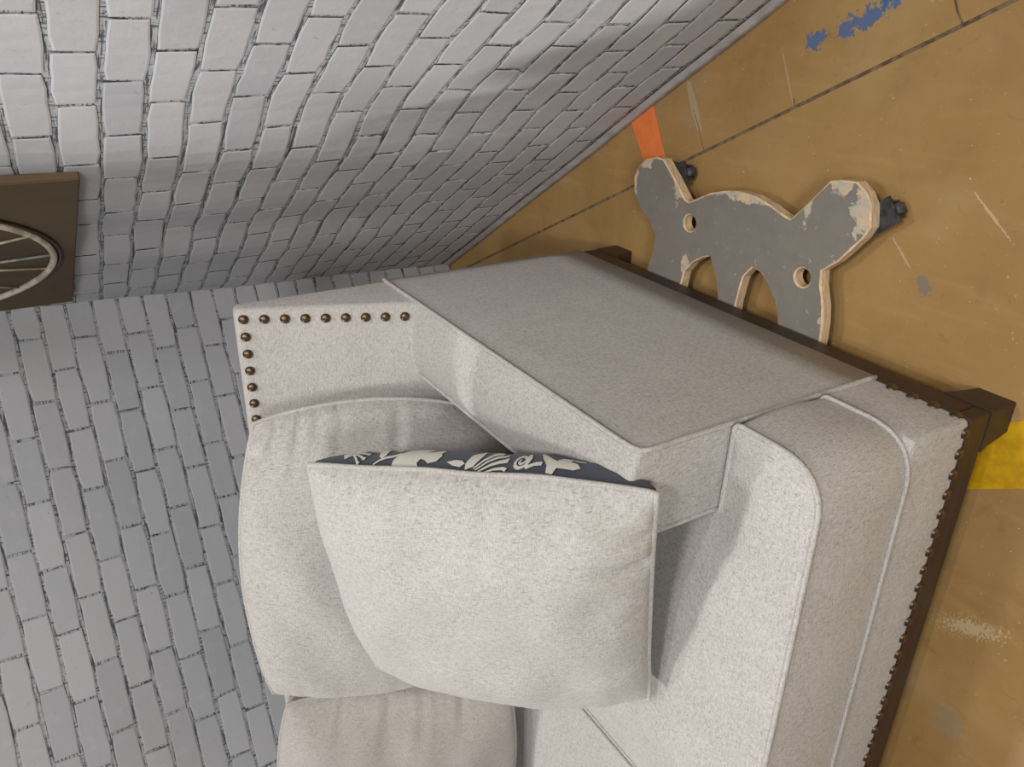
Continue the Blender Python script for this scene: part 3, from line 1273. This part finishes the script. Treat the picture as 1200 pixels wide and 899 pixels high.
fan = [[(152, 96), (170, 88), (192, 90), (186, 104), (168, 112)]]
for k in range(7):
    an = math.radians(-38 + k * 16)
    x1, y1 = 178 + 62 * math.cos(an), 100 + 46 * math.sin(an) + 3
    if y1 < YS(x1) - 2:
        fan.append(ribbon([(180, 100), ((180 + x1) / 2, (100 + y1) / 2), (x1, y1)], 1.6, 2.4))
        fan.append([(x1 - 4, y1 - 3), (x1 + 4, y1 - 4), (x1 + 5, y1 + 3), (x1 - 3, y1 + 4)])
motif(fan, 'flower_print')
motif([[(276, 94), (288, 90), (300, 102), (302, 116), (296, 124), (282, 120), (274, 108)],
       ribbon([(280, 140), (292, 128), (310, 120), (335, 114), (350, 110)], 2.5, 4)], 'leaf_print')
motif([[(345, 112), (370, 98), (400, 92), (430, 93), (452, 94), (440, 101), (428, 107), (450, 104), (474, 98), (486, 101), (478, 110), (486, 118), (478, 132),
        (455, 136), (440, 128), (424, 124), (420, 134), (430, 143), (380, 142), (345, 140), (338, 126)]], 'bird_print')
motif([[(512, 134), (535, 129), (556, 131), (570, 138), (560, 146), (535, 142)],
       [(572, 138), (578, 116), (596, 108), (613, 100), (612, 122), (600, 146), (580, 152)],
       ribbon([(604, 150), (622, 132), (645, 118), (668, 110)], 2, 6), ribbon([(612, 153), (636, 136), (664, 124), (690, 120)], 2, 5),
       ribbon([(622, 157), (650, 144), (676, 138), (698, 136)], 2, 6), ribbon([(640, 160), (668, 154), (692, 154), (704, 158)], 2, 4)], 'flower_print')
sw = []
for k in range(26):
    an = k / 25 * 3.6 * PI
    rr_ = 4 + 19 * k / 25
    sw.append((738 + rr_ * 1.05 * math.cos(an + 2.2), 140 - rr_ * 0.85 * math.sin(an + 2.2)))
sw += [(758, 156), (780, 148), (800, 146)]
motif([ribbon(sw[k:k + 2], 2.4 + 2 * k / 28, 2.4 + 2 * (k + 1) / 28) for k in range(len(sw) - 1)], 'swirl_print')
motif([[(778, 114), (800, 122), (822, 132), (838, 136), (850, 126), (874, 122), (884, 128), (876, 134), (900, 140), (914, 150), (896, 156), (866, 154), (846, 154),
        (842, 168), (822, 166), (816, 150), (796, 134)],
       ribbon([(884, 128), (900, 132), (920, 131)], 2, 2)], 'flower_print')

# ------------------------------------------------------------------ grey wooden dolly slid under the sofa
TOP = [(-0.0057, 0.7757), (0.03, 0.7648), (0.0746, 0.7596), (0.1047, 0.7859), (0.1265, 0.8225), (0.1524, 0.8405), (0.1839, 0.8459), (0.2083, 0.8341),
       (0.2258, 0.8116), (0.2351, 0.7792), (0.2343, 0.7574), (0.2054, 0.7233), (0.1674, 0.6828), (0.1642, 0.6716), (0.1762, 0.6476), (0.1922, 0.6168),
       (0.2041, 0.5786), (0.2096, 0.5409), (0.2086, 0.5035), (0.1998, 0.4658), (0.1899, 0.4359), (0.1857, 0.418), (0.2119, 0.3942), (0.2424, 0.3694),
       (0.2628, 0.3527), (0.2683, 0.3332), (0.2705, 0.302), (0.2581, 0.2822), (0.2403, 0.2683), (0.2058, 0.2608), (0.1847, 0.2713), (0.1377, 0.3081),
       (0.1145, 0.3348), (0.0897, 0.331), (0.0553, 0.318), (0.0239, 0.312), (0.0007, 0.3104)]
A1 = [(-0.006, 0.6655), (0.0216, 0.6609), (0.046, 0.6424), (0.0647, 0.615), (0.0724, 0.595), (0.0527, 0.583), (0.0258, 0.568), (-0.0033, 0.5601)]
A2 = [(-0.0006, 0.5115), (0.025, 0.5085), (0.0568, 0.5031), (0.0797, 0.4847), (0.0763, 0.4653), (0.0593, 0.4434), (0.0343, 0.4201), (-0.0026, 0.4065)]
mx = -0.012
mir = lambda L: [(2 * mx - x, y) for x, y in reversed(L)]
outer = TOP + mir(TOP)
h1, h2 = A1 + mir(A1), A2 + mir(A2)


def circ(cx, cy, r, n=18):
    return [(cx + r * math.cos(2 * PI * k / n), cy + r * math.sin(2 * PI * k / n)) for k in range(n)]


holes = [h1, h2]
for (hx, hy) in ((0.124, 0.661), (0.093, 0.371)):
    holes.append(circ(hx, hy, 0.0165))
    holes.append(circ(2 * mx - hx, hy, 0.0165))
DZ1, DZ0 = 0.0565, 0.0350
dolly = root('furniture_dolly', (mx, 0.555, 0.0), 'chipped grey painted wooden dolly with lobed ends half under the sofa', 'dolly')
loops = [outer] + holes


def inset(l, d):
    """offset a loop to the inside of the wood (outer loop shrinks, holes grow)"""
    n = len(l)
    ar = sum(l[i][0] * l[(i + 1) % n][1] - l[(i + 1) % n][0] * l[i][1] for i in range(n))
    sg = 1 if ar > 0 else -1
    out = []
    for i in range(n):
        a, c = Vector(l[i - 1]), Vector(l[(i + 1) % n])
        t = (c - a)
        if t.length < 1e-6:
            out.append(l[i])
            continue
        t.normalize()
        q = Vector(l[i]) + Vector((-t.y, t.x)) * sg * d * (0.75 + 0.5 * abs(noise.noise(Vector((l[i][0] * 40, l[i][1] * 40, 0)))))
        out.append((q.x, q.y))
    return out


fine = [[(p.x, p.y) for p in resample([Vector((x, y, 0)) for x, y in l], 0.012)] for l in loops]
tops = [inset(l, 0.0034 if k == 0 else -0.0030) for k, l in enumerate(fine)]
N = sum(len(l) for l in fine)
vs = [(x, y, DZ1) for l in tops for x, y in l] + [(x, y, DZ0) for l in fine for x, y in l]
tris = tessellate_polygon([[Vector((x, y, 0)) for x, y in l] for l in tops])
mesh_obj('deck', vs, [tuple(t) for t in tris] + [tuple(N + i for i in reversed(t)) for t in tris], M_DOLLY, dolly, False)
vs, fs = [], []
for l, tl in zip(fine, tops):
    n = len(l)
    k = len(vs)
    vs += [(x, y, DZ1 - 0.0001) for x, y in tl] + [(x, y, DZ1 - 0.0022) for x, y in l] + [(x, y, DZ0 + 0.0002) for x, y in l]
    for i in range(n):
        j = (i + 1) % n
        fs.append((k + i, k + j, k + n + j, k + n + i))
        fs.append((k + n + i, k + n + j, k + 2 * n + j, k + 2 * n + i))
mesh_obj('edge_band', vs, fs, M_PLY, dolly, False, 'bare worn plywood edge')


def caster(cx, cy, ang):
    d = Vector((math.cos(ang), math.sin(ang), 0))
    sd = Vector((-d.y, d.x, 0))
    wc = Vector((cx, cy, 0.0160)) + d * 0.014
    bm = bmesh.new()
    # mounting plate, swivel ring, two fork cheeks
    def slabm(c, hx, hy, z0, z1):
        v = [bm.verts.new(c + d * (a * hx) + sd * (b * hy) + Vector((0, 0, z))) for z in (z0, z1) for a, b in ((-1, -1), (1, -1), (1, 1), (-1, 1))]
        for q in ((3, 2, 1, 0), (4, 5, 6, 7), (0, 1, 5, 4), (1, 2, 6, 5), (2, 3, 7, 6), (3, 0, 4, 7)):
            bm.faces.new([v[i] for i in q])
    base = Vector((cx, cy, 0))
    slabm(base, 0.027, 0.022, 0.0322, 0.0349)
    slabm(base + d * 0.004, 0.017, 0.017, 0.0240, 0.0322)
    slabm(base + d * 0.008 + sd * 0.0125, 0.016, 0.0018, 0.011, 0.0322)
    slabm(base + d * 0.008 - sd * 0.0125, 0.016, 0.0018, 0.011, 0.0322)
    for a in (-0.019, 0.019):
        for b in (-0.016, 0.016):
            slabm(base + d * a + sd * b, 0.004, 0.004, 0.0300, 0.0322)
    c = bm_obj('caster', bm, M_STEEL, dolly)
    # wheel with rounded tread
    vs, fs = [], []
    prof = [(-0.0095, 0.004), (-0.0095, 0.0125), (-0.007, 0.0155), (0.0, 0.0160), (0.007, 0.0155), (0.0095, 0.0125), (0.0095, 0.004)]
    S = 20
    for k in range(S):
        an = 2 * PI * k / S
        rd = d * math.cos(an) + Vector((0, 0, 1)) * math.sin(an)
        for (o_, r_) in prof:
            vs.append(wc + sd * o_ + rd * r_)
    m = len(prof)
    for k in range(S):
        j = (k + 1) % S
        for i in range(m - 1):
            fs.append((k * m + i, k * m + i + 1, j * m + i + 1, j * m + i))
    fs.append(tuple(k * m for k in range(S)))
    fs.append(tuple(k * m + m - 1 for k in reversed(range(S))))
    mesh_obj('wheel', vs, fs, M_RUBBER, c)


caster(0.222, 0.262, math.radians(-50))
caster(0.205, 0.735, math.radians(-70))
caster(2 * mx - 0.215, 0.305, math.radians(200))
caster(2 * mx - 0.200, 0.785, math.radians(160))

# ------------------------------------------------------------------ brown canvas picture with spoked wheel on the right wall
PS0, PS1 = 0.497, 1.235
PT = 0.020
TILT = 0.045


def on_wall(s, z, off):
    return A + U * s + NR * (off + 0.004) + Vector((0, 0, z + (s - PS0) * TILT))


pic = root('canvas_picture', on_wall((PS0 + PS1) / 2, 1.105, 0.0), 'brown canvas picture of a spoked wheel hanging on the brick wall by the corner', 'picture')
PH = 0.62
vs = [on_wall(s, z, o) for o in (0.004, PT) for s, z in ((PS0, 1.105), (PS1, 1.105), (PS1, 1.105 + PH), (PS0, 1.105 + PH))]
bm = bmesh.new()
vv = [bm.verts.new(v) for v in vs]
for q in ((3, 2, 1, 0), (4, 5, 6, 7), (0, 1, 5, 4), (1, 2, 6, 5), (2, 3, 7, 6), (3, 0, 4, 7)):
    bm.faces.new([vv[i] for i in q])
bmesh.ops.bevel(bm, geom=list(bm.edges), offset=0.002, segments=2, affect='EDGES')
bm_obj('canvas', bm, M_CANVAS, pic, False)
CS, CZ, RR = 0.868, 1.105 + 0.345, 0.305
ringp = lambda r, an, off: on_wall(CS + r * math.cos(an), CZ + r * math.sin(an), off)
tube('rim', [ringp(RR, 2 * PI * k / 96, PT + 0.005) for k in range(96)], 0.0065, M_RIM, pic, True)
tube('tyre', [ringp(RR + 0.012, 2 * PI * k / 96, PT + 0.003) for k in range(96)], 0.0035, M_WOOD_DARK, pic, True)
vh, fh = tube_geo([ringp(0.0, 0, PT - 0.001), ringp(0.0, 0, PT + 0.012)], 0.022, False, 20)
mesh_obj('hub', vh, fh, M_RIM, pic)
for k in range(18):
    an = 2 * PI * (k + 0.25) / 18
    tw = 0.32 if k % 2 else -0.32
    tube('spoke', [ringp(0.02, an + tw * 3.0, PT + 0.005), ringp(RR, an + (0.035 if k % 2 else -0.035), PT + 0.004)], 0.0024, M_SPOKE if k % 2 else M_RIM, pic, False, 6)
